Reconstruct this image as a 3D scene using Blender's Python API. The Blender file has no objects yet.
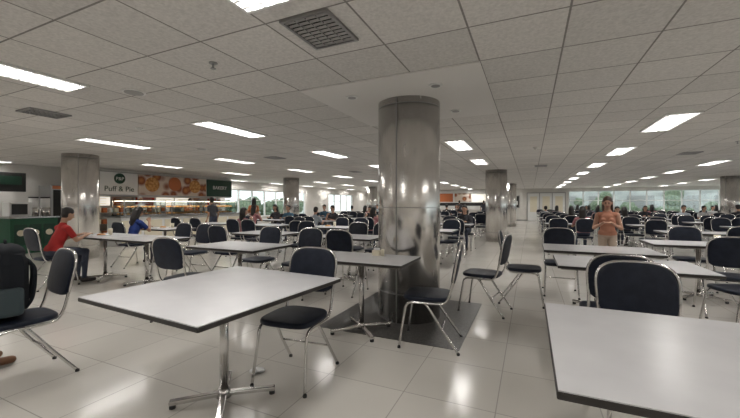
import bpy, bmesh, math, random
import numpy as np
from mathutils import Vector, Matrix
random.seed(7)
D=bpy.data; S=bpy.context.scene; COL=S.collection
CAMH=1.32; H=2.52
WL=-14.0; WR=14.0; WB=30.0; WF=-4.0

# ------------------------------------------------------------ materials
def mat(name,col,rough=.5,metal=0,spec=.5,emit=None,es=0):
    m=D.materials.new(name); m.use_nodes=True
    b=m.node_tree.nodes['Principled BSDF']
    b.inputs['Base Color'].default_value=(*col,1); b.inputs['Roughness'].default_value=rough
    b.inputs['Metallic'].default_value=metal; b.inputs['Specular IOR Level'].default_value=spec
    if emit: b.inputs['Emission Color'].default_value=(*emit,1); b.inputs['Emission Strength'].default_value=es
    return m
def nodes(m): return m.node_tree.nodes, m.node_tree.links, m.node_tree.nodes['Principled BSDF']
def noisy(m,c1,c2,scale=4,detail=4,bump=0,stretch=(1,1,1),lo=.35,hi=.65):
    n,l,b=nodes(m)
    tc=n.new('ShaderNodeTexCoord'); mp=n.new('ShaderNodeMapping'); mp.inputs['Scale'].default_value=stretch
    t=n.new('ShaderNodeTexNoise'); t.inputs['Scale'].default_value=scale; t.inputs['Detail'].default_value=detail
    r=n.new('ShaderNodeValToRGB'); r.color_ramp.elements[0].color=(*c1,1); r.color_ramp.elements[1].color=(*c2,1)
    r.color_ramp.elements[0].position=lo; r.color_ramp.elements[1].position=hi
    l.new(tc.outputs['Object'],mp.inputs[0]); l.new(mp.outputs[0],t.inputs[0]); l.new(t.outputs[0],r.inputs[0]); l.new(r.outputs[0],b.inputs['Base Color'])
    if bump:
        bp=n.new('ShaderNodeBump'); bp.inputs['Strength'].default_value=bump; bp.inputs['Distance'].default_value=.01
        l.new(t.outputs[0],bp.inputs['Height']); l.new(bp.outputs[0],b.inputs['Normal'])
    return m
def tiled(m,c1,c2,cm,w,h,off,mortar,speck=0,bump=.3,rvar=0):
    n,l,b=nodes(m)
    g=n.new('ShaderNodeNewGeometry'); mp=n.new('ShaderNodeMapping'); mp.inputs['Location'].default_value=(off[0],off[1],0)
    br=n.new('ShaderNodeTexBrick'); br.offset=0; br.squash=1
    br.inputs['Scale'].default_value=1; br.inputs['Brick Width'].default_value=w; br.inputs['Row Height'].default_value=h
    br.inputs['Mortar Size'].default_value=mortar; br.inputs['Mortar Smooth'].default_value=.3
    br.inputs['Color1'].default_value=(*c1,1); br.inputs['Color2'].default_value=(*c2,1); br.inputs['Mortar'].default_value=(*cm,1)
    l.new(g.outputs['Position'],mp.inputs[0]); l.new(mp.outputs[0],br.inputs[0])
    t=n.new('ShaderNodeTexNoise'); t.inputs['Scale'].default_value=45 if speck else .8; t.inputs['Detail'].default_value=6
    l.new(g.outputs['Position'],t.inputs[0])
    r=n.new('ShaderNodeMapRange'); r.inputs[1].default_value=.3; r.inputs[2].default_value=.7; r.inputs[3].default_value=.82 if speck else .93; r.inputs[4].default_value=1.03
    l.new(t.outputs[0],r.inputs[0])
    mx=n.new('ShaderNodeMix'); mx.data_type='RGBA'; mx.blend_type='MULTIPLY'; mx.inputs[0].default_value=1
    l.new(br.outputs[0],mx.inputs[6]); l.new(r.outputs[0],mx.inputs[7]); l.new(mx.outputs[2],b.inputs['Base Color'])
    bp=n.new('ShaderNodeBump'); bp.inputs['Strength'].default_value=bump; bp.inputs['Distance'].default_value=.004; bp.invert=True
    l.new(br.outputs['Fac'],bp.inputs['Height']); l.new(bp.outputs[0],b.inputs['Normal'])
    if rvar:
        t2=n.new('ShaderNodeTexNoise'); t2.inputs['Scale'].default_value=2.2; t2.inputs['Detail'].default_value=5
        l.new(g.outputs['Position'],t2.inputs[0])
        r2=n.new('ShaderNodeMapRange'); r2.inputs[3].default_value=rvar[0]; r2.inputs[4].default_value=rvar[1]
        l.new(t2.outputs[0],r2.inputs[0]); l.new(r2.outputs[0],b.inputs['Roughness'])
    return m

M_ceil=tiled(mat('ceiling_tile',(.7,.7,.7),.9),(.74,.715,.685),(.65,.63,.605),(.27,.255,.24),.61,.61,(.995,0),.008,speck=1)
M_floor=tiled(mat('floor_vinyl',(.7,.7,.7),.25),(.64,.615,.57),(.60,.575,.53),(.40,.38,.35),.61,.61,(.2,.1),.004,bump=.2,rvar=(.11,.19))
M_gyp=mat('gypsum_white',(.72,.70,.675),.8)
M_wall=noisy(mat('wall_paint',(.6,.58,.54),.7),(.60,.58,.55),(.66,.64,.61),1.5)
M_white=mat('white_paint',(.75,.75,.74),.5)
M_top=noisy(mat('table_laminate',(.6,.6,.63),.25),(.66,.66,.685),(.72,.72,.74),3)
M_edge=mat('table_edge_dark',(.025,.022,.02),.4)
M_under=mat('table_underside',(.2,.18,.16),.7)
M_chrome=mat('chrome',(.62,.61,.6),.18,1)
M_grey=mat('grey_steel',(.35,.35,.35),.35,.9)
M_navy=noisy(mat('navy_vinyl',(.02,.025,.045),.5,spec=.28),(.0075,.0105,.021),(.012,.017,.031),14,bump=.06)
M_black=mat('black_plastic',(.015,.015,.017),.5)
M_dark=mat('dark_void',(.03,.03,.03),.9)
M_ltube=mat('tube_bright',(.8,.8,.8),.5,emit=(1,.97,.925),es=41)
M_ldim=mat('reflector_bright',(.8,.8,.8),.5,emit=(1,.96,.91),es=11)
M_louv=mat('louver_blade',(.4,.4,.4),.5)
M_lframe=mat('fixture_frame',(.75,.75,.73),.4)
M_green=mat('kiosk_green',(.015,.09,.045),.4)
M_dgreen=mat('sign_dark_green',(.01,.05,.03),.5)
M_mat=noisy(mat('dark_granite',(.06,.06,.06),.3),(.035,.034,.033),(.10,.095,.09),60)
M_ground=noisy(mat('outdoor_ground',(.2,.22,.15),.9),(.40,.41,.38),(.48,.48,.46),.8)
M_leaf=noisy(mat('foliage',(.05,.14,.03),.8),(.08,.12,.07),(.22,.27,.18),6,bump=.5)
M_conc=noisy(mat('facade',(.45,.45,.43),.8),(.40,.42,.41),(.55,.56,.55),1)
M_panel=mat('menu_panel_lit',(.7,.68,.6),.5,emit=(1,.93,.8),es=.8)
M_red=mat('red_sign',(.35,.03,.02),.5)

# brushed steel for columns
M_steel=mat('brushed_steel',(.4,.39,.38),.3,1)
n,l,b=nodes(M_steel)
tc=n.new('ShaderNodeTexCoord'); mp=n.new('ShaderNodeMapping'); mp.inputs['Scale'].default_value=(1,1,.35)
t=n.new('ShaderNodeTexNoise'); t.inputs['Scale'].default_value=2.6; t.inputs['Detail'].default_value=5; t.inputs['Roughness'].default_value=.55
r=n.new('ShaderNodeValToRGB'); r.color_ramp.elements[0].color=(.60,.58,.56,1); r.color_ramp.elements[1].color=(.88,.86,.835,1); r.color_ramp.elements[0].position=.3; r.color_ramp.elements[1].position=.68
l.new(tc.outputs['Object'],mp.inputs[0]); l.new(mp.outputs[0],t.inputs[0]); l.new(t.outputs[0],r.inputs[0]); l.new(r.outputs[0],b.inputs['Base Color'])
t2=n.new('ShaderNodeTexNoise'); t2.inputs['Scale'].default_value=5; t2.inputs['Detail'].default_value=5
mp2=n.new('ShaderNodeMapping'); mp2.inputs['Scale'].default_value=(1.6,1.6,.5); l.new(tc.outputs['Object'],mp2.inputs[0]); l.new(mp2.outputs[0],t2.inputs[0])
r2=n.new('ShaderNodeMapRange'); r2.inputs[3].default_value=.14; r2.inputs[4].default_value=.34; l.new(t2.outputs[0],r2.inputs[0]); l.new(r2.outputs[0],b.inputs['Roughness'])
bp=n.new('ShaderNodeBump'); bp.inputs['Strength'].default_value=.16; bp.inputs['Distance'].default_value=.01; l.new(t2.outputs[0],bp.inputs['Height']); l.new(bp.outputs[0],b.inputs['Normal'])

# glass
M_glass=D.materials.new('window_glass'); M_glass.use_nodes=True
nt=M_glass.node_tree; nt.nodes.clear()
o=nt.nodes.new('ShaderNodeOutputMaterial'); mx=nt.nodes.new('ShaderNodeMixShader'); tr=nt.nodes.new('ShaderNodeBsdfTransparent'); gl=nt.nodes.new('ShaderNodeBsdfGlossy')
tr.inputs[0].default_value=(.82,.86,.85,1); gl.inputs['Roughness'].default_value=.03; mx.inputs[0].default_value=.08
nt.links.new(tr.outputs[0],mx.inputs[1]); nt.links.new(gl.outputs[0],mx.inputs[2]); nt.links.new(mx.outputs[0],o.inputs[0])

# food poster
M_food=mat('food_poster',(.8,.4,.2),.5)
n,l,b=nodes(M_food)
tc=n.new('ShaderNodeTexCoord'); v=n.new('ShaderNodeTexVoronoi'); v.inputs['Scale'].default_value=2.6
r=n.new('ShaderNodeValToRGB'); e=r.color_ramp.elements; e[0].color=(.5,.2,.06,1); e[0].position=.1; e[1].color=(.62,.53,.45,1); e[1].position=.6
e2=e.new(.35); e2.color=(.22,.05,.015,1)
l.new(tc.outputs['Object'],v.inputs[0]); l.new(v.outputs[0],r.inputs[0]); l.new(r.outputs[0],b.inputs['Base Color'])
M_orange=mat('orange_panel',(.45,.13,.04),.5)
M_cream=mat('cream_panel',(.72,.66,.52),.5)
M_bread=noisy(mat('bread',(.5,.25,.08),.7),(.35,.14,.03),(.65,.36,.13),12)
M_paper=mat('white_paper',(.8,.8,.8),.8)

# ------------------------------------------------------------ bmesh helpers
def box(bm,c,s,mi=0,bev=0,rot=None):
    Mx=Matrix.Translation(c)@(rot if rot is not None else Matrix())@Matrix.Diagonal((*s,1))
    vs=bmesh.ops.create_cube(bm,size=1,matrix=Mx)['verts']
    fs=set(f for v in vs for f in v.link_faces)
    for f in fs: f.material_index=mi
    if bev:
        es=list(set(e for v in vs for e in v.link_edges))
        r=bmesh.ops.bevel(bm,geom=es,offset=bev,segments=2,profile=.5,affect='EDGES')
        for f in r['faces']: f.material_index=mi
def cyl(bm,c,r,h,mi=0,seg=24,r2=None,smooth=True,rot=None):
    Mx=Matrix.Translation(c)@(rot if rot is not None else Matrix())
    vs=bmesh.ops.create_cone(bm,cap_ends=True,segments=seg,radius1=r,radius2=r if r2 is None else r2,depth=h,matrix=Mx)['verts']
    for f in set(f for v in vs for f in v.link_faces):
        f.material_index=mi; f.smooth=smooth and len(f.verts)==4
def sph(bm,c,s,mi=0,seg=14,rot=None):
    Mx=Matrix.Translation(c)@(rot if rot is not None else Matrix())@Matrix.Diagonal((*s,1))
    vs=bmesh.ops.create_uvsphere(bm,u_segments=seg,v_segments=max(6,seg*2//3),radius=1,matrix=Mx)['verts']
    for f in set(f for v in vs for f in v.link_faces): f.material_index=mi; f.smooth=True
def smooth_path(pts,k=5):
    P=[Vector(p) for p in pts]; out=[]
    for i in range(len(P)-1):
        p0=P[max(i-1,0)];p1=P[i];p2=P[i+1];p3=P[min(i+2,len(P)-1)]
        for j in range(k):
            t=j/k
            out.append(.5*((2*p1)+(p2-p0)*t+(2*p0-5*p1+4*p2-p3)*t*t+(3*p1-p0-3*p2+p3)*t**3))
    out.append(P[-1]); return out
def tube(bm,pts,r,mi=0,n=8):
    rings=[]; up=Vector((.31,.17,.93)).normalized()
    for i,p in enumerate(pts):
        d=(pts[min(i+1,len(pts)-1)]-pts[max(i-1,0)]).normalized()
        if i==0:
            a=d.cross(up)
            if a.length<.2: a=d.cross(Vector((1,0,0)))
            a.normalize()
        else:
            a=(a-d*a.dot(d)).normalized()
        c=d.cross(a)
        rings.append([bm.verts.new(p+r*(math.cos(2*math.pi*k/n)*a+math.sin(2*math.pi*k/n)*c)) for k in range(n)])
    for i in range(len(rings)-1):
        for k in range(n):
            f=bm.faces.new((rings[i][k],rings[i][(k+1)%n],rings[i+1][(k+1)%n],rings[i+1][k])); f.material_index=mi; f.smooth=True
    for rg in (rings[0][::-1],rings[-1]):
        f=bm.faces.new(rg); f.material_index=mi
def pad(bm,outline,M,th,mi):
    lay=[(-.5,.90),(-.42,.97),(-.2,1.0),(.2,1.0),(.42,.97),(.5,.90)]
    cu=sum(p[0] for p in outline)/len(outline); cv=sum(p[1] for p in outline)/len(outline)
    rings=[]
    lays=[(-.62,.45)]+lay+[(.62,.45)]
    for w,s in lays:
        rings.append([bm.verts.new(M@Vector((cu+(u-cu)*s,cv+(v-cv)*s,w*th))) for u,v in outline])
    N=len(outline)
    for i in range(len(rings)-1):
        for k in range(N):
            f=bm.faces.new((rings[i][k],rings[i][(k+1)%N],rings[i+1][(k+1)%N],rings[i+1][k])); f.material_index=mi; f.smooth=True
    for rg,w in ((rings[0][::-1],-.68),(rings[-1],.68)):
        c=bm.verts.new(M@Vector((cu,cv,w*th)))
        for k in range(N):
            f=bm.faces.new((rg[k],rg[(k+1)%N],c)); f.material_index=mi; f.smooth=True
def mesh(name,bm,mats):
    bmesh.ops.recalc_face_normals(bm,faces=bm.faces)
    me=D.meshes.new(name); bm.to_mesh(me); bm.free()
    for m in mats: me.materials.append(m)
    return me
def put(name,me,loc=(0,0,0),rz=0,scale=1,parent=None):
    o=D.objects.new(name,me); o.location=loc; o.rotation_euler=(0,0,rz); o.scale=(scale,)*3
    COL.objects.link(o)
    if parent: o.parent=parent
    return o

# ------------------------------------------------------------ people
class Fig:
    def __init__(s): s.p=[]
    def cap(s,a,b,ra,rb,label,k=1.0,ax=(1,0,0)): s.p.append(['c',np.array(a,float),np.array(b,float),ra,rb,label,k,np.array(ax,float)/np.linalg.norm(ax)])
    def ell(s,c,r,label,R=None): s.p.append(['e',np.array(c,float),np.array(r,float),np.eye(3) if R is None else R,label])
    def sdf(s,p,P):
        if p[0]=='e':
            q=(P-p[1])@p[3]
            return (np.linalg.norm(q/p[2],axis=1)-1)*p[2].min()
        _,a,b,ra,rb,_,k,ax=p
        d=b-a; L2=max(d@d,1e-9); t=np.clip(((P-a)@d)/L2,0,1); q=P-(a+t[:,None]*d)
        if k!=1: q=q-np.outer(q@ax,ax)*(1-1/k)
        return np.linalg.norm(q,axis=1)-(ra+(rb-ra)*t)
    def lab(s,p): return p[4] if p[0]=='e' else p[5]
    def bm(s):
        bm=bmesh.new()
        for p in s.p:
            if p[0]=='e':
                R=Matrix(p[3].tolist()).to_4x4()
                sph(bm,Vector(p[1]),p[2],seg=16,rot=R)
            else:
                _,a,b,ra,rb,_,k,ax=p
                d=b-a; L=np.linalg.norm(d)+1e-9; z=d/L
                x=ax-z*(ax@z)
                if np.linalg.norm(x)<.05: x=np.cross(z,[0,1,0]) if abs(z[1])<.9 else np.cross(z,[0,0,1])
                x/=np.linalg.norm(x); y=np.cross(z,x)
                rings=[]; N=14
                seq=[(-math.cos(u)*ra,math.sin(u)*ra) for u in (.35,.8,1.2)]+[(0,ra),(L*.5,(ra+rb)/2),(L,rb)]+[(L+math.cos(u)*rb,math.sin(u)*rb) for u in (1.2,.8,.35)]
                for h,r in seq:
                    rings.append([bm.verts.new(Vector(a+z*h+r*(k*math.cos(2*math.pi*i/N)*x+math.sin(2*math.pi*i/N)*y))) for i in range(N)])
                for i in range(len(rings)-1):
                    for j in range(N): bm.faces.new((rings[i][j],rings[i][(j+1)%N],rings[i+1][(j+1)%N],rings[i+1][j]))
                for rg,h in ((rings[0][::-1],-ra),(rings[-1],L+rb)):
                    c=bm.verts.new(Vector(a+z*h))
                    for j in range(N): bm.faces.new((rg[j],rg[(j+1)%N],c))
        bmesh.ops.recalc_face_normals(bm,faces=bm.faces)
        return bm
LAB=['skin','shirt','pants','hair','shoe','eye','lip']
M_eye=mat('eye_dark',(.02,.015,.012),.3); M_lip=mat('lips',(.38,.13,.11),.5)
def figure(nm,pose='sit',arms='table',lean=.05,turn=0,pitch=0,shirt=(.1,.1,.1),pants=(.04,.05,.08),hair=(.012,.009,.008),skin=(.42,.24,.16),long=False,sleeve='short',vox=.016,female=False,shoe=(.05,.04,.04),bare=False):
    F=Fig(); zb=.60 if pose=='sit' else .90; L=lean
    def z(v): return zb+v
    wf=.92 if female else 1.0
    pr=.115 if pose=='sit' else .102
    F.cap((-.062,-.01,z(0)),(.062,-.01,z(0)),pr,pr,'pants')
    F.cap((-.058,-.005,z(.035)),(.058,-.005,z(.035)),pr+.002,pr+.002,'shirt')
    F.cap((0,-.01,z(.05)),(0,.0+.5*L,z(.22)),.105,.092 if female else .1,'shirt',1.3)
    F.cap((0,.0+.5*L,z(.22)),(0,.01+L,z(.36)),.10,.095,'shirt',1.55*wf)
    sh=.145*wf
    F.cap((-sh,.0+L,z(.41)),(sh,.0+L,z(.41)),.058,.058,'shirt')
    F.cap((0,.0+L,z(.42)),(0,.0+L,z(.46)),.075,.06,'shirt',1.3)
    if female: 
        for sx in (-1,1): F.ell((sx*.065,.075+L,z(.30)),(.055,.055,.055),'shirt')
    F.cap((0,.0+L,z(.44)),(0,.025+L,z(.57)),.052,.047,'skin')
    # head
    nb=np.array((0,.015+L,z(.56))); ct,st=math.cos(turn),math.sin(turn); cp,sp=math.cos(pitch),math.sin(pitch)
    R=np.array([[ct,-st,0],[st,ct,0],[0,0,1]])@np.array([[1,0,0],[0,cp,-sp],[0,sp,cp]])
    def hp(x,y,zz): return nb+R@np.array((x,y+.03,zz+.105))
    F.ell(hp(0,-.01,.02),(.073,.09,.095),'skin',R); F.ell(hp(0,.022,-.05),(.054,.06,.06),'skin',R)
    F.cap(hp(0,.082,.0),hp(0,.1,-.024),.008,.013,'skin')
    for sx in (-1,1):
        F.ell(hp(sx*.03,.074,.004),(.012,.009,.005),'eye',R)
        F.cap(hp(sx*.018,.080,.027),hp(sx*.044,.069,.027),.004,.003,'hair')
        F.ell(hp(sx*.075,-.005,-.008),(.011,.02,.03),'skin',R)
    F.ell(hp(0,.077,-.055),(.023,.009,.006),'lip',R)
    F.ell(hp(0,-.022,.045),(.084,.092,.085),'hair',R)
    F.ell(hp(0,-.045,-.005),(.079,.06,.085),'hair',R)
    if long:
        F.cap(hp(0,-.07,0),hp(0,-.085,-.2),.066,.06,'hair',1.35,R@np.array((1,0,0)))
        F.cap(hp(0,-.085,-.2),hp(0,-.08,-.33),.055,.03,'hair',1.5,R@np.array((1,0,0)))
        for sx in (-1,1): F.cap(hp(sx*.073,-.02,.02),hp(sx*.08,-.03,-.16),.022,.022,'hair')
    # arms
    for sx in (-1,1):
        s0=np.array((sx*(sh+.03),L,z(.405)))
        if arms=='table': e=np.array((sx*.235,.13+L*.8,z(.195))); w=np.array((sx*.12,.36+L*.5,z(.265)))
        elif arms=='eat' :
            if sx>0: e=np.array((.23,.17+L,z(.21))); w=np.array((.07,.27+L,z(.42)))
            else: e=np.array((-.235,.13+L*.8,z(.195))); w=np.array((-.12,.36+L*.5,z(.265)))
        elif arms=='hold': e=np.array((sx*.225,-.01,z(.14))); w=np.array((sx*.09,.2,z(.24)))
        elif arms=='hang': e=np.array((sx*.235,-.03,z(.13))); w=np.array((sx*.245,.06,z(-.11)))
        else: e=np.array((sx*.225,.03,z(.15))); w=np.array((sx*.1,.22,z(.11)))
        sl='shirt' if sleeve!='none' else 'skin'
        F.cap(s0,s0+(e-s0)*(.62 if sleeve!='none' else .2),.056 if sleeve!='none' else .05,.051 if sleeve!='none' else .045,sl)
        F.cap(s0,e,.045,.038,'shirt' if sleeve=='long' else 'skin')
        F.cap(e,w,.042 if sleeve=='long' else .037,.033 if sleeve=='long' else .025,'shirt' if sleeve=='long' else 'skin')
        d=(w-e)/np.linalg.norm(w-e)
        lat=np.cross(d,[0,0,1.]); lat/=np.linalg.norm(lat); up=np.cross(lat,d)
        if arms in('hang',): lat,up=np.array((0,1.,0)),np.array((-sx,0,0.))
        pe=w+d*.075
        F.cap(w+d*.01,pe,.021,.02,'skin',1.75,lat)
        for i,(o,ln) in enumerate(((-.029,.058),(-.010,.068),(.010,.074),(.029,.066))):
            f0=pe+lat*o*(-sx); f1=f0+d*ln*.55-up*.006; f2=f1+d*ln*.4-up*.026
            F.cap(f0,f1,.0095,.009,'skin'); F.cap(f1,f2,.009,.008,'skin')
        th0=w+d*.03+lat*(-sx)*.03; th1=th0+d*.035+lat*(-sx)*.028-up*.01
        F.cap(w+d*.02+lat*(-sx)*.01,th0,.014,.013,'skin'); F.cap(th0,th1,.012,.010,'skin'); F.cap(th1,th1+d*.03-up*.006,.010,.008,'skin')
    # legs
    lg='skin' if bare else 'pants'
    for sx in (-1,1):
        if pose=='sit':
            h=(sx*.085,0,zb-.0); k=(sx*.12,.41,zb-.03); a=(sx*.12,.39,.11)
        elif pose=='walk':
            h=(sx*.08,0,zb-.03); k=(sx*.085,.10 if sx>0 else .06,.50); a=(sx*.08,.20 if sx>0 else -.20,.10 if sx>0 else .13)
        else: h=(sx*.085,0,zb-.03); k=(sx*.10,.02,.49); a=(sx*.11,-.01,.10)
        F.cap(h,k,.088 if pose=='sit' else .084,.06,'pants'); F.cap(k,a,.055,.038,lg)
        F.cap(np.array(k)*.55+np.array(a)*.45+np.array((0,-.018,0)),np.array(k)*.3+np.array(a)*.7,.05,.036,lg)
        F.cap((a[0],a[1]-.025,a[2]-.055),(a[0]+sx*.012,a[1]+.15,a[2]*.0+ (a[2]-.065 if a[2]>.12 else .04)),.04,.034,'shoe',1.15)
        F.cap((a[0],a[1],a[2]),(a[0],a[1],a[2]-.045),.036,.034,'skin' if bare else 'shoe')
    bm=F.bm(); me=D.meshes.new(nm+'_src'); bm.to_mesh(me); bm.free()
    ob=D.objects.new('tmp',me); COL.objects.link(ob)
    md=ob.modifiers.new('r','REMESH'); md.mode='VOXEL'; md.voxel_size=vox
    ms=ob.modifiers.new('s','SMOOTH'); ms.factor=.5; ms.iterations=2
    dg=bpy.context.evaluated_depsgraph_get(); dg.update()
    out=D.meshes.new_from_object(ob.evaluated_get(dg)); D.objects.remove(ob)
    out.name=nm
    nf=len(out.polygons); C=np.empty(nf*3); out.polygons.foreach_get('center',C); C=C.reshape(-1,3)
    best=np.full(nf,1e9); lab=np.zeros(nf,int)
    for p in F.p:
        dd=F.sdf(p,C); li=LAB.index(F.lab(p))
        if li==6: dd=dd-.003
        mk=dd<best; best[mk]=dd[mk]; lab[mk]=li
    out.materials.clear()
    for m in (mat(nm+'_skin',skin,.55),mat(nm+'_shirt',shirt,.85),mat(nm+'_pants',pants,.85),mat(nm+'_hair',hair,.45),mat(nm+'_shoe',shoe,.6),M_eye,M_lip): out.materials.append(m)
    out.polygons.foreach_set('material_index',lab.astype(np.int32)); out.polygons.foreach_set('use_smooth',np.ones(nf,bool)); out.update()
    return out

PF={}
PF['red']=figure('man_red',arms='table',lean=.12,pitch=-.35,shirt=(.38,.02,.018),pants=(.05,.06,.09),skin=(.45,.27,.18),vox=.009)
PF['blue']=figure('woman_blue',arms='eat',lean=.08,pitch=-.3,shirt=(.012,.035,.18),pants=(.03,.03,.05),long=True,female=True,vox=.010)
PF['walk']=figure('woman_walking',pose='walk',arms='hold',lean=.01,pitch=-.3,shirt=(.38,.17,.11),pants=(.38,.30,.24),skin=(.42,.24,.17),long=True,female=True,sleeve='none',vox=.009,hair=(.04,.016,.01))
PF['foot']=figure('person_edge',arms='lap',lean=0,shirt=(.03,.03,.04),pants=(.02,.025,.04),shoe=(.16,.07,.03),vox=.012,bare=False)
PF['m_grey']=figure('man_grey',lean=.1,pitch=-.2,shirt=(.33,.36,.40))
PF['m_black']=figure('man_black',arms='eat',lean=.1,pitch=-.2,shirt=(.03,.03,.035))
PF['m_white']=figure('man_white',lean=.06,turn=.5,shirt=(.5,.5,.5),pants=(.03,.04,.09))
PF['w_black']=figure('woman_black',lean=.08,pitch=-.2,shirt=(.02,.02,.025),long=True,female=True,sleeve='long')
PF['w_pink']=figure('woman_pink',arms='eat',lean=.08,turn=-.4,shirt=(.35,.15,.16),long=True,female=True)
PF['w_white']=figure('woman_white',lean=.04,turn=.4,shirt=(.5,.5,.52),long=True,female=True,pants=(.03,.03,.04))
PF['m_teal']=figure('man_teal',lean=.06,shirt=(.04,.10,.15),sleeve='long')
PF['staff']=figure('staff_white',pose='stand',arms='hold',shirt=(.6,.6,.6),pants=(.02,.02,.02),hair=(.55,.55,.55),sleeve='long')
PF['staff2']=figure('staff_orange',pose='stand',arms='hold',shirt=(.40,.14,.06),pants=(.02,.02,.02),female=True,long=True)
PF['stand']=figure('man_standing',pose='stand',arms='hang',shirt=(.05,.05,.06),pants=(.05,.06,.1))

def person(kind,x,y,rz,s=.92):
    nm={'red':'seated_man_in_red','blue':'seated_woman_in_blue','walk':'walking_woman','foot':'seated_person'}.get(kind)
    if nm is None:
        nm='standing_staff' if kind.startswith('staff') else 'standing_man' if kind=='stand' else ('seated_woman' if kind[0]=='w' else 'seated_man')
    return put(nm,PF[kind],(x,y,0),rz,s)

# ------------------------------------------------------------ chair
def chair_mesh():
    bm=bmesh.new()
    for sx in (-1,1):
        x=.2*sx
        tube(bm,smooth_path([(x*.98,-.262,.80),(x,-.225,.62),(x,-.195,.50),(x,-.15,.435),(x,-.05,.425),(x,.12,.425),(x,.185,.40),(x,.21,.3),(x*1.08,.255,.011)],4),.0115,0)
        tube(bm,smooth_path([(x*.97,.05,.425),(x*.97,-.0,.40),(x*1.05,-.13,.21),(x*1.1,-.275,.011)],4),.0115,0)
        for p in ((x*1.08,.255,.008),(x*1.1,-.275,.008)): cyl(bm,p,.015,.016,2,10)
    pts=[]
    def bk(u,v):
        return Vector((u,-.225-(v-.62)*.19,v))
    for i in range(0,25):
        a=math.pi*i/24
        u=.215*math.copysign(abs(math.cos(a))**.62,math.cos(a)); v=.80+.148*abs(math.sin(a))**.75
        pts.append(bk(u,v))
    tube(bm,[bk(.2,.62),bk(.21,.72)]+pts+[bk(-.21,.72),bk(-.2,.62)],.0105,0)
    tube(bm,[Vector((-.2,-.0,.40)),Vector((.2,0,.40))],.009,0); tube(bm,[Vector((-.21,-.135,.205)),Vector((.21,-.135,.205))],.008,0)
    out=[]
    for i in range(40):
        a=2*math.pi*i/40; c,s=math.cos(a),math.sin(a)
        u=.209*math.copysign(abs(c)**.55,c)*(1-.03*(s<0)*abs(s)); v=.755+(.190*abs(s)**.7 if s>0 else -.16*abs(s)**.45)
        out.append((u,v))
    Mb=Matrix(((1,0,0,0),(0,-.19,1,-.225+.62*.19),(0,1,0.19,0),(0,0,0,1)))
    pad(bm,out,Mb,.036,1)
    out=[]
    for i in range(40):
        a=2*math.pi*i/40; c,s=math.cos(a),math.sin(a)
        out.append((.215*math.copysign(abs(c)**.5,c)*(1+.03*s),.02+.215*math.copysign(abs(s)**.5,s)))
    pad(bm,out,Matrix.Translation((0,0,.458)),.042,1)
    return mesh('dining_chair',bm,[M_chrome,M_navy,M_black])
CH=chair_mesh()
def chair(x,y,rz=0): return put('dining_chair',CH,(x,y,0),rz)
UP,DN,LF,RT=0,math.pi,math.pi/2,-math.pi/2

# ------------------------------------------------------------ table
TC={}
def table(x,y,w=1.15,d=.75,rz=0):
    k=(w,d)
    if k not in TC:
        bm=bmesh.new()
        box(bm,(0,0,.7500),(w-.004,d-.004,.024),1,.004)
        box(bm,(0,0,.7640),(w-.012,d-.012,.004),0)
        box(bm,(0,0,.732),(w-.06,d-.06,.012),2)
        cyl(bm,(0,0,.39),.028,.67,3,20)
        for i in range(4):
            R=Matrix.Rotation(math.pi/4+i*math.pi/2,4,'Z')
            ln=min(.33,.62*d/1.3+.05)
            box(bm,R@Vector((ln/2,0,.045)),(ln,.045,.03),3,.008,R@Matrix.Rotation(.045,4,'Y'))
            cyl(bm,R@Vector((ln-.02,0,.013)),.02,.026,4,12)
            box(bm,R@Vector((.12,0,.715)),(.24,.03,.02),3,0,R)
        cyl(bm,(0,0,.06),.05,.06,3,20,.035)
        TC[k]=mesh('dining_table',bm,[M_top,M_edge,M_under,M_chrome,M_black])
    return put('dining_table',TC[k],(x,y,0),rz)

# ------------------------------------------------------------ room shell
def single(name,fn,mats,loc=(0,0,0),rz=0):
    bm=bmesh.new(); fn(bm); return put(name,mesh(name,bm,mats),loc,rz)
T=.2
single('floor',lambda b:box(b,((WL+WR)/2,(WB+WF)/2,-.05),(WR-WL+2*T,WB-WF+2*T,.1)),[M_floor])
single('ceiling',lambda b:box(b,((WL+WR)/2,(WB+WF)/2,H+.05),(WR-WL+2*T,WB-WF+2*T,.1)),[M_ceil])
single('wall_front',lambda b:box(b,((WL+WR)/2,WF-T/2,H/2),(WR-WL,T,H)),[M_wall])
def wl(b):
    X=WL-T/2
    box(b,(X,(WF+13)/2,H/2),(T,13-WF,H)); box(b,(X,16.5,.3),(T,7,.6)); box(b,(X,16.5,2.31),(T,7,.42)); box(b,(X,21.5,H/2),(T,3,H))
    box(b,(X,25,.3),(T,4,.6)); box(b,(X,25,2.31),(T,4,.42)); box(b,(X,28.5,H/2),(T,3,H))
single('wall_left',wl,[M_wall])
def wb(b):
    Y=WB+T/2
    box(b,((WL+2.6)/2,Y,H/2),(2.6-WL,T,H)); box(b,((2.6+WR)/2,Y,.2),(WR-2.6,T,.4)); box(b,((2.6+WR)/2,Y,2.41),(WR-2.6,T,.22))
single('wall_back',wb,[M_wall])
def wr(b):
    X=WR+T/2
    box(b,(X,(WF+2)/2,H/2),(T,2-WF,H)); box(b,(X,16,.2),(T,28,.4)); box(b,(X,16,2.41),(T,28,.22))
single('wall_right',wr,[M_wall])
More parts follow.
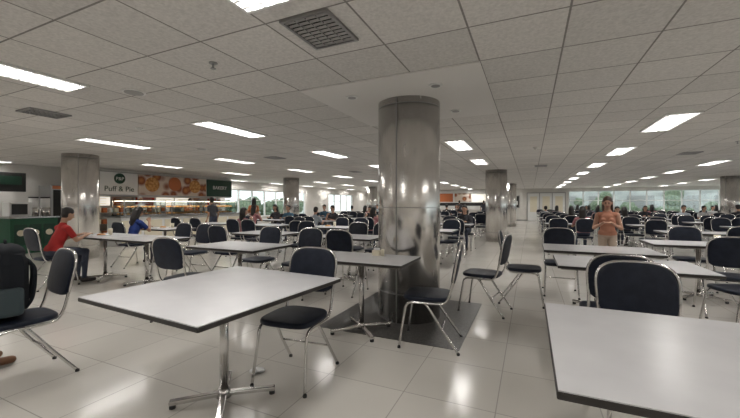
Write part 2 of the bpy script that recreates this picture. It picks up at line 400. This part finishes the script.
def window(name,p0,p1,z0,z1,n):
    p0=Vector(p0);p1=Vector(p1); d=p1-p0; Ln=d.length; ang=math.atan2(d.y,d.x)
    def f(b):
        for i in range(n+1): box(b,(Ln*i/n+(.03 if i==0 else -.03 if i==n else 0),0,(z0+z1)/2),(.06,.1,z1-z0),0)
        for zz in (z0+.03,z1-.03): box(b,(Ln/2,0,zz),(Ln,.09,.06),0)
        box(b,(Ln/2,0,z0+(z1-z0)*.62),(Ln,.06,.04),0)
        box(b,(Ln/2,0,(z0+z1)/2),(Ln-.02,.01,z1-z0-.02),1)
    return single(name,f,[M_white,M_glass],(p0.x,p0.y,0),ang)
window('window_1',(2.6,WB+.1,0),(WR,WB+.1,0),.4,2.3,12)
window('window_2',(WL-.1,13,0),(WL-.1,20,0),.6,2.1,7)
window('window_4',(WL-.1,23,0),(WL-.1,27,0),.6,2.1,4)
window('added_reflection_window',(WR+.1,2,0),(WR+.1,30,0),.4,2.3,24)  # out-of-view window run, added to the right wall for its reflections
for nm,c,s in (('baseboard_left',(WL+.01,4.5,.05),(.02,17,.1)),('baseboard_back',(-5.7,WB-.01,.05),(16.6,.02,.1)),('baseboard_front',(0,WF+.01,.05),(27.9,.02,.1))):
    single(nm,lambda b:box(b,c,s),[M_grey])
def dr(b):
    for i in range(3):
        x=-.2+i*.87+.43
        box(b,(x,0,1.08),(.84,.05,2.12),0,.004); box(b,(x,-.03,1.3),(.5,.012,1.2),1); cyl(b,(x+.33,-.05,1.0),.012,.2,2,10)
    for i in range(4): box(b,(-.22+i*.87,-.02,1.09),(.05,.08,2.18),3)
    box(b,(1.085,-.02,2.18),(2.66,.08,.05),3)
single('door_1',dr,[M_white,M_cream,M_chrome,M_grey],(0,WB-.04,0))
def nb(b):
    box(b,(0,0,0),(1.5,.05,1.0),0,.01); box(b,(0,-.03,0),(1.38,.01,.88),1)
    for i in range(4): box(b,(-.5+i*.33,-.04,.1-.2*(i%2)),(.22,.006,.3),2)
single('notice_board',nb,[M_grey,M_dark,M_paper],(-1.5,WB-.04,1.5))
def bs(b):
    box(b,(-5.2,29.75,1.3),(4.2,.3,2.3),0); box(b,(-6.5,29.59,1.85),(1.2,.03,.7),1); box(b,(-5.1,29.59,1.85),(1.3,.03,.7),2); box(b,(-3.8,29.59,1.8),(1.1,.03,.6),3)
    box(b,(-5.2,28.8,.45),(4.2,.5,.9),4); box(b,(-5.2,29.6,1.3),(4.0,.04,.25),5)
single('back_food_stall',bs,[M_white,M_orange,M_food,M_panel,M_wall,M_dark])
def bs2(b):
    box(b,(0,0,1.3),(3.4,.3,2.3),0); box(b,(-.8,-.17,1.9),(1.5,.03,.6),1); box(b,(.8,-.17,1.9),(1.4,.03,.6),2); box(b,(0,-.95,.45),(3.4,.5,.9),3); box(b,(0,-.16,1.25),(3.2,.04,.3),4)
single('back_food_stall',bs2,[M_white,M_food,M_orange,M_cream,M_dark],(-10.4,29.75,0))

# ceiling patch + downlights
def gp(b): box(b,(-1.3,3.965,H-.006),(1.83,1.83,.012),0)
single('trim_1',gp,[M_gyp])
DL=None
for x,y in ((-1.8,3.45),(-.86,3.45),(-.86,4.5),(-1.8,4.5)):
    if DL is None:
        bm=bmesh.new()
        cyl(bm,(0,0,H-.017),.065,.012,0,24); cyl(bm,(0,0,H-.024),.045,.004,1,20)
        DL=mesh('downlight',bm,[M_lframe,M_grey])
    put('downlight',DL,(x,y,0))
# fluorescent troffers
bm=bmesh.new(); w=.39; ln=1.22
for sx in (-1,1): box(bm,(sx*(w/2-.01),0,-.012),(.02,ln,.024),0)
for sy in (-1,1): box(bm,(0,sy*(ln/2-.01),-.012),(w-.04,.02,.024),0)
n_=7; sw=(w-.04)/n_
for i in range(n_):
    x0=-w/2+.02+i*sw
    vs=[bm.verts.new(p) for p in ((x0,-ln/2+.02,-.006),(x0,ln/2-.02,-.006),(x0+sw,ln/2-.02,-.006),(x0+sw,-ln/2+.02,-.006))]
    f=bm.faces.new(vs); f.material_index=2 if i%2 else 1
for i in range(17): box(bm,(0,-ln/2+.02+(i+.5)*(ln-.04)/17,-.014),(w-.04,.010,.016),3)
for s_ in (-1.5,-.5,.5,1.5): box(bm,(s_*sw*1.9,0,-.0145),(.009,ln-.04,.016),3)
me=D.meshes.new('ceiling_light'); 
for m in (M_lframe,M_ldim,M_ltube,M_louv): me.materials.append(m)
for f in bm.faces:
    if f.material_index in (1,2) and f.normal.z>0: f.normal_flip()
bm.to_mesh(me); bm.free()
skip={(-1.3,1),(-10.45,1),(-1.3,4),(-10.45,4),(7.85,6)}
for k in range(-4,5):
    for j in range(-1,10):
        x=round(-1.3+3.05*k,2)
        if (x,j) in skip: continue
        dy=-.85 if k==1 else (-.1 if k>=0 else -.08); dx=.08 if k==1 else 0
        if k==-1 and j==0: dy=.2; dx=.12
        if k==0 and j==0: dy=-.17; dx=-.1
        put('ceiling_light',me,(x+dx,1.22+3.05*j+dy,H))
# vents
bm=bmesh.new()
for s_ in (-1,1): box(bm,(s_*.17,0,-.01),(.02,.44,.02),0); box(bm,(0,s_*.21,-.01),(.32,.02,.02),0)
box(bm,(0,0,-.003),(.32,.40,.006),1)
for i in range(9): box(bm,(0,-.18+i*.045,-.011),(.32,.006,.018),0,0,Matrix.Rotation(.5,4,'X'))
for s_ in (-.08,0,.08): box(bm,(s_,0,-.012),(.004,.4,.014),0)
VT=mesh('ceiling_air_vent',bm,[M_grey,M_dark])
for x,y in ((-1.31,2.05),(-5.8,2.4),(-6.0,7.2),(.3,12.2),(-5.9,11.6),(3.4,10.6),(-9,2.5)): put('ceiling_air_vent',VT,(x,y,H),0)
bm=bmesh.new(); cyl(bm,(0,0,-.012),.05,.024,0,20,.055); cyl(bm,(0,0,-.035),.025,.03,0,16,.035)
SD=mesh('smoke_detector',bm,[M_lframe])
bm=bmesh.new(); cyl(bm,(0,0,-.004),.035,.008,0,16); cyl(bm,(0,0,-.025),.008,.045,0,10); cyl(bm,(0,0,-.05),.022,.005,0,14)
SP=mesh('fire_sprinkler',bm,[M_grey])
bm=bmesh.new(); cyl(bm,(0,0,-.006),.11,.012,0,28); cyl(bm,(0,0,-.014),.09,.006,1,28)
SK=mesh('ceiling_speaker',bm,[M_lframe,M_grey])
for x,y in ((-2.45,2.15),(2.5,5.2),(-2.9,8.5),(3.6,9)): put('fire_sprinkler',SP,(x,y,H))
for x,y in ((-5.6,3.5),(.1,8.2)): put('smoke_detector',SD,(x,y,H))
for x,y in ((-3.85,2.35),(-6.5,5.4),(3.3,7.4)): put('ceiling_speaker',SK,(x,y,H))
bm=bmesh.new(); box(bm,(0,0,-.03),(.26,.13,.06),0,.012); box(bm,(0,0,-.064),(.12,.08,.008),1)
put('emergency_light',mesh('emergency_light',bm,[M_lframe,M_white]),(.40,2.02,H),.1)

# columns
bm=bmesh.new()
R_=.365
cyl(bm,(0,0,H/2),R_,H,0,72)
for zz in (.32,1.28,2.44): cyl(bm,(0,0,zz),R_+.0015,.007,1,72)
for a in (0.6,2.7,4.8): box(bm,(math.cos(a)*R_,math.sin(a)*R_,H/2),(.006,.012,H-.002),1,0,Matrix.Rotation(a,4,'Z'))
CM=mesh('round_column',bm,[M_steel,M_grey])
for x,y in ((-1.32,4.0),(-10.0,4.84),(-10.05,13.2),(-1.1,13.2),(7.9,20.2),(-1.1,22.3),(-10.05,22.3)):
    put('round_column',CM,(x,y,0),random.random()*6)
single('column_floor_mat',lambda b:box(b,(-1.33,4.0,.003),(1.5,1.62,.006)),[M_mat])

# ------------------------------------------------------------ furniture near
table(-1.87,1.73,1.10,1.19,-.06); table(.67,1.69,1.2,1.03); table(-1.6,3.28,1.1,.62)
table(.80,3.96,1.15,.75); table(.75,5.12,1.2,.75)
table(-3.55,3.55,1.15,.75); table(-6.87,3.7,1.12,.75); table(-5.72,3.7,1.12,.75)
table(-2.85,5.35); table(-4.65,5.35); table(-7.7,5.4); table(2.15,6.4,1.2,.75)
chair(-1.64,2.22,DN+.1); chair(-.87,3.28,LF+.12); chair(-.52,4.55,LF-.15)
chair(-3.5,1.30,DN-.1); chair(.60,2.46,DN-.04); chair(.60,3.36,UP+.03)
chair(2.1,5.55,UP-.1); chair(2.3,7.1,DN); chair(1.95,4.75,LF+.3)
chair(-3.65,2.83,UP+.1); chair(-3.05,4.22,DN); chair(-3.85,4.25,DN)
chair(-5.5,4.38,DN); chair(-6.1,4.4,DN)
chair(.4,5.85,DN)
chair(-.1,5.15,RT); 
chair(-2.6,6.05,DN); chair(-3.15,6.05,DN); chair(-2.5,4.65,UP); chair(-4.9,4.65,UP); chair(-4.4,6.05,DN)
chair(-6.95,2.98,UP); person('red',-6.95,3.0,-.05)
chair(-7.75,4.68,UP); person('blue',-7.75,4.70,0)
chair(-4.02,.88,0); person('foot',-4.02,.90,0)
person('walk',1.22,7.25,math.radians(170),.865)

kinds=['m_black','m_white','w_black','w_pink','w_white','m_teal','m_grey','w_black','m_black']
cols=[(-1.32,4.0),(-10,4.84),(-10.05,13.2),(-1.1,13.2),(7.9,20.2),(-1.1,22.3),(-10.05,22.3)]
def free(x,y,r=1.1): return all(abs(x-a)>r or abs(y-b)>r*.95 for a,b in cols)
def group(x,y,people,p,only=None):
    table(x,y)
    for sy in (-1,1):
        for dx in (-.29,.29):
            if random.random()<.2: continue
            rz=(UP if sy<0 else DN)+random.uniform(-.12,.12)
            cx=x+dx+random.uniform(-.03,.03)
            if random.random()<p:
                cy=y+sy*(.66); chair(cx,cy,rz); person(random.choice(kinds),cx,cy,rz,random.uniform(.89,.95))
            else:
                cy=y+sy*random.uniform(.66,.82); chair(cx,cy,rz)
for y in (7.4,9.8,12.2,14.6,17,19.4,21.8,24.2):
    for x in (-2.0,-4.4,-6.4,-8.3):
        if free(x,y): group(x,y,None,.28 if y>8 else .2)
for y in (8.9,11.3,13.7,16.1,18.5,20.9,23.3,25.7):
    for x in (.95,2.95,4.9,6.9,8.9,10.9):
        if free(x,y) and not (y<9 and x<1): group(x,y,None,.12 if y<12 else .16)
for x in (4.3,6.2): group(x,6.5,None,.6)

# ------------------------------------------------------------ small things
def bp_(b):
    box(b,(0,0,.26),(.38,.24,.50),0,.10); box(b,(-.05,-.14,.15),(.28,.10,.24),1,.045); sph(b,(0,0,.47),(.17,.11,.08),0)
    tube(b,smooth_path([(-.08,.1,.42),(-.1,.15,.35),(-.1,.14,.15),(-.08,.1,.06)]),.013,0); tube(b,smooth_path([(.08,.1,.42),(.1,.15,.35),(.1,.14,.15),(.08,.1,.06)]),.013,0)
    tube(b,smooth_path([(-.04,0,.53),(-.03,0,.565),(.03,0,.565),(.04,0,.53)]),.008,0); tube(b,smooth_path([(-.14,-.163,.27),(0,-.168,.29),(.12,-.163,.27)]),.004,2)
    box(b,(.19,0,.14),(.06,.18,.20),1,.025)
M_bag=mat('bag_black',(.014,.016,.02),.8,spec=.2); M_teal=mat('bag_grey_teal',(.03,.048,.055),.7)
single('backpack',bp_,[M_bag,M_teal,M_grey],(-3.53,1.23,.482),-.3)
def tissue(b):
    for i in range(7): sph(b,(random.uniform(-.04,.04),random.uniform(-.03,.03),.012+random.uniform(0,.01)),(.035,.022,.012),0,8,Matrix.Rotation(random.random()*3,4,'Z')@Matrix.Rotation(random.uniform(-.3,.3),4,'X'))
single('crumpled_tissue',tissue,[M_paper],(-1.93,2.12,.002))
def caddy(b):
    box(b,(0,0,.03),(.09,.06,.06),0,.006); box(b,(0,0,.066),(.06,.02,.03),1); cyl(b,(.07,0,.035),.018,.07,0,12)
bm=bmesh.new(); caddy(bm); CD=mesh('condiment_caddy',bm,[M_cream,M_paper])
put('condiment_caddy',CD,(-1.5,3.45,.766))
bm=bmesh.new(); cyl(bm,(0,0,.008),.11,.012,0,24,.12); sph(bm,(0,0,.02),(.07,.06,.025),1,12); cyl(bm,(.2,.05,.055),.03,.11,2,16,.037)
PL=mesh('meal_tray',bm,[M_white,M_bread,M_cream])
for x,y in ((-6.8,3.6),(-7.7,5.35),(-4.5,7.35),(2.4,6.4),(-4.4,9.8),(2.9,8.95)): put('meal_tray',PL,(x,y,.7665),random.random()*3)

# ------------------------------------------------------------ stalls on the left
def fascia(b):
    box(b,(-13.45,9.45,2.06),(1.0,5.9,.90),0)
    box(b,(-12.93,7.4,2.03),(.03,1.2,.74),1); box(b,(-12.93,9.5,2.03),(.03,2.9,.74),2); box(b,(-12.93,11.7,2.03),(.03,1.4,.74),3)
    cyl(b,(-12.905,7.4,2.20),.18,.02,3,32,rot=Matrix.Rotation(math.pi/2,4,'Y'))
    for i in range(3): cyl(b,(-12.905,8.55+i*.92,2.05+.06*(i%2)),.27,.012,4+i%2,24,rot=Matrix.Rotation(math.pi/2,4,'Y'))
    for zz in (1.62,2.42): box(b,(-12.91,9.45,zz),(.03,5.7,.025),6)
fa=single('stall_signboard',fascia,[M_wall,M_white,M_food,M_dgreen,M_bread,M_orange,M_grey])
def text(nm,s,loc,size,m,parent,rot=(math.pi/2,0,math.pi/2)):
    c=D.curves.new(nm,'FONT'); c.body=s; c.size=size; c.align_x='CENTER'; c.extrude=.004
    o=D.objects.new(nm,c); COL.objects.link(o); dg=bpy.context.evaluated_depsgraph_get(); dg.update()
    me=D.meshes.new_from_object(o.evaluated_get(dg)); D.objects.remove(o); me.materials.clear(); me.materials.append(m)
    o=put(nm,me,loc,0,1,parent); o.rotation_euler=rot; return o
text('lettering','Puff & Pie',(-12.905,7.4,1.76),.25,M_dgreen,fa)
text('logo_letters','P&P',(-12.888,7.4,2.14),.16,M_white,fa)
text('menu_lettering','BAKERY',(-12.905,11.7,1.98),.22,M_white,fa)
def mb(b):
    for i in range(7):
        box(b,(0,-2.4+i*.8,0),(.03,.72,.30),i%4,.004)
        for j in range(3): box(b,(.018,-2.4+i*.8,-.09+j*.09),(.004,.5,.02),4)
single('menu_board_row',mb,[M_panel,M_food,M_red,M_panel,M_grey],(-13.40,9.4,1.42))
def counter(b):
    box(b,(-11.8,9.4,.45),(.75,5.6,.9),0,.01); box(b,(-11.8,9.4,.92),(.85,5.7,.04),1)
    for i in range(8): box(b,(-11.415,6.9+i*.7,.45),(.02,.6,.7),2)
single('stall_counter',counter,[M_white,M_grey,M_cream])
def disp(b):
    for x in (-.3,.3):
        for y in (-.68,.68): box(b,(x,y,.25),(.025,.025,.5),0)
    box(b,(0,0,.49),(.64,1.4,.025),0); box(b,(0,0,.02),(.64,1.4,.04),0); box(b,(0,0,.26),(.56,1.32,.012),0)
    box(b,(.31,0,.26),(.006,1.33,.42),1)
    box(b,(0,0,.47),(.5,1.3,.012),3)
    for zz in (.06,.285):
        for i in range(9):
            for j in (-.15,.1): sph(b,(j,-.58+i*.145,zz),(.07,.05,.035),2,10)
bm=bmesh.new(); disp(bm); DM=mesh('pastry_display_case',bm,[M_chrome,M_glass,M_bread,mat('display_case_lamp',(.8,.8,.8),.5,emit=(1,.9,.72),es=5)])
for y in (7.4,9.0,10.6): put('pastry_display_case',DM,(-11.8,y,.94))
def shelf(b):
    for y in (-.6,.6): box(b,(0,y,.61),(.4,.04,1.22),0)
    for zz in (.2,.6,1.0):
        box(b,(0,0,zz),(.4,1.2,.03),0)
        for i in range(6): box(b,(.02,-.48+i*.19,zz+.1),(.2,.13,.16),1+i%3,.01)
bm=bmesh.new(); shelf(bm); SM=mesh('storage_shelf',bm,[M_grey,M_cream,M_orange,M_paper])
for y in (7.6,9.2,10.8): put('storage_shelf',SM,(-13.7,y,0))
def kiosk(b):
    box(b,(0,0,.47),(.8,1.0,.94),0,.015); box(b,(0,0,.96),(.86,1.06,.04),1)
    for y in (-.3,0,.3): box(b,(.405,y,.5),(.012,.26,.55),4,.004); cyl(b,(.415,y,.55),.08,.012,5,20,rot=Matrix.Rotation(math.pi/2,4,'Y'))
    box(b,(0,-.22,1.18),(.42,.46,.38),2,.02); box(b,(.215,-.25,1.18),(.01,.32,.28),3)
    for y in (.12,.38): cyl(b,(0,y,1.1),.11,.24,1,20); cyl(b,(0,y,1.35),.1,.26,2,20); cyl(b,(0,y,1.5),.11,.04,3,20); box(b,(.13,y,1.06),(.05,.03,.04),3)
single('drink_kiosk',kiosk,[M_green,M_chrome,M_white,M_black,M_dgreen,M_cream],(-12.6,4.85,0))
def sg(b): box(b,(0,0,0),(.08,.8,.55),0,.01); box(b,(.045,0,.05),(.01,.6,.25),1); box(b,(-.25,.3,.0),(.45,.03,.03),2); box(b,(-.25,-.3,.0),(.45,.03,.03),2)
single('drink_stall_sign',sg,[M_dark,M_dgreen,M_grey],(-13.52,4.75,1.95))
def fr(b):
    box(b,(0,0,.95),(.7,.8,1.9),0,.02); box(b,(.352,0,1.05),(.01,.66,1.4),1); box(b,(.36,.3,1.05),(.03,.02,.5),2); box(b,(.352,0,1.83),(.012,.7,.1),3)
single('drink_fridge',fr,[M_white,M_dark,M_chrome,M_green],(-13.55,3.6,0))
single('drink_fridge',fr,[M_grey,M_dark,M_chrome,M_orange],(-13.55,6.0,0))
person('staff',-12.65,7.9,RT,.95); person('staff2',-12.65,9.9,RT,.92); person('staff',-12.65,11.3,RT,.94)
person('staff2',-9.9,10.6,.4,.93); person('stand',-10.6,9.3,LF,.93); person('stand',-3.2,27.6,0,.95); person('stand',-5,27.6,.2,.95)

# ------------------------------------------------------------ outside
single('outdoor_ground',lambda b:box(b,(0,14,-.25),(120,110,.1)),[M_ground])
def hedge(b):
    for i in range(150):
        if i<80: p=(random.uniform(-2,26),WB+random.uniform(9,14),random.uniform(-.1,1.0 if i%4 else 2.2))
        else: p=(WL-random.uniform(8,12),random.uniform(6,34),random.uniform(-.1,1.4))
        r=random.uniform(.4,.8)
        vs=bmesh.ops.create_icosphere(b,subdivisions=2,radius=r,matrix=Matrix.Translation(p))['verts']
        for v in vs: v.co+=Vector((random.uniform(-.1,.1),random.uniform(-.1,.1),random.uniform(-.1,.1)))
single('hedge_row',hedge,[M_leaf])
def fac(b):
    box(b,(10,WB+22,4),(60,1,8),0)
    for i in range(14):
        for zz in (1.5,4.5): box(b,(-16+i*4,WB+21.45,zz),(2.6,.1,1.6),1)
single('outdoor_building',fac,[M_conc,M_grey])

# ------------------------------------------------------------ world + camera
w=D.worlds.new('World'); S.world=w; w.use_nodes=True
bg=w.node_tree.nodes['Background']; bg.inputs[0].default_value=(.94,.97,1,1); bg.inputs[1].default_value=2.4
cam=D.cameras.new('camera'); cam.lens=36*350/740; cam.sensor_width=36; cam.shift_y=-5/740; cam.clip_end=300; cam.clip_start=.02
co=D.objects.new('camera',cam); COL.objects.link(co); co.location=(0,0,CAMH); co.rotation_euler=(math.pi/2,0,math.radians(24.6))
S.camera=co
S.view_settings.view_transform='Standard'
S.view_settings.exposure=0
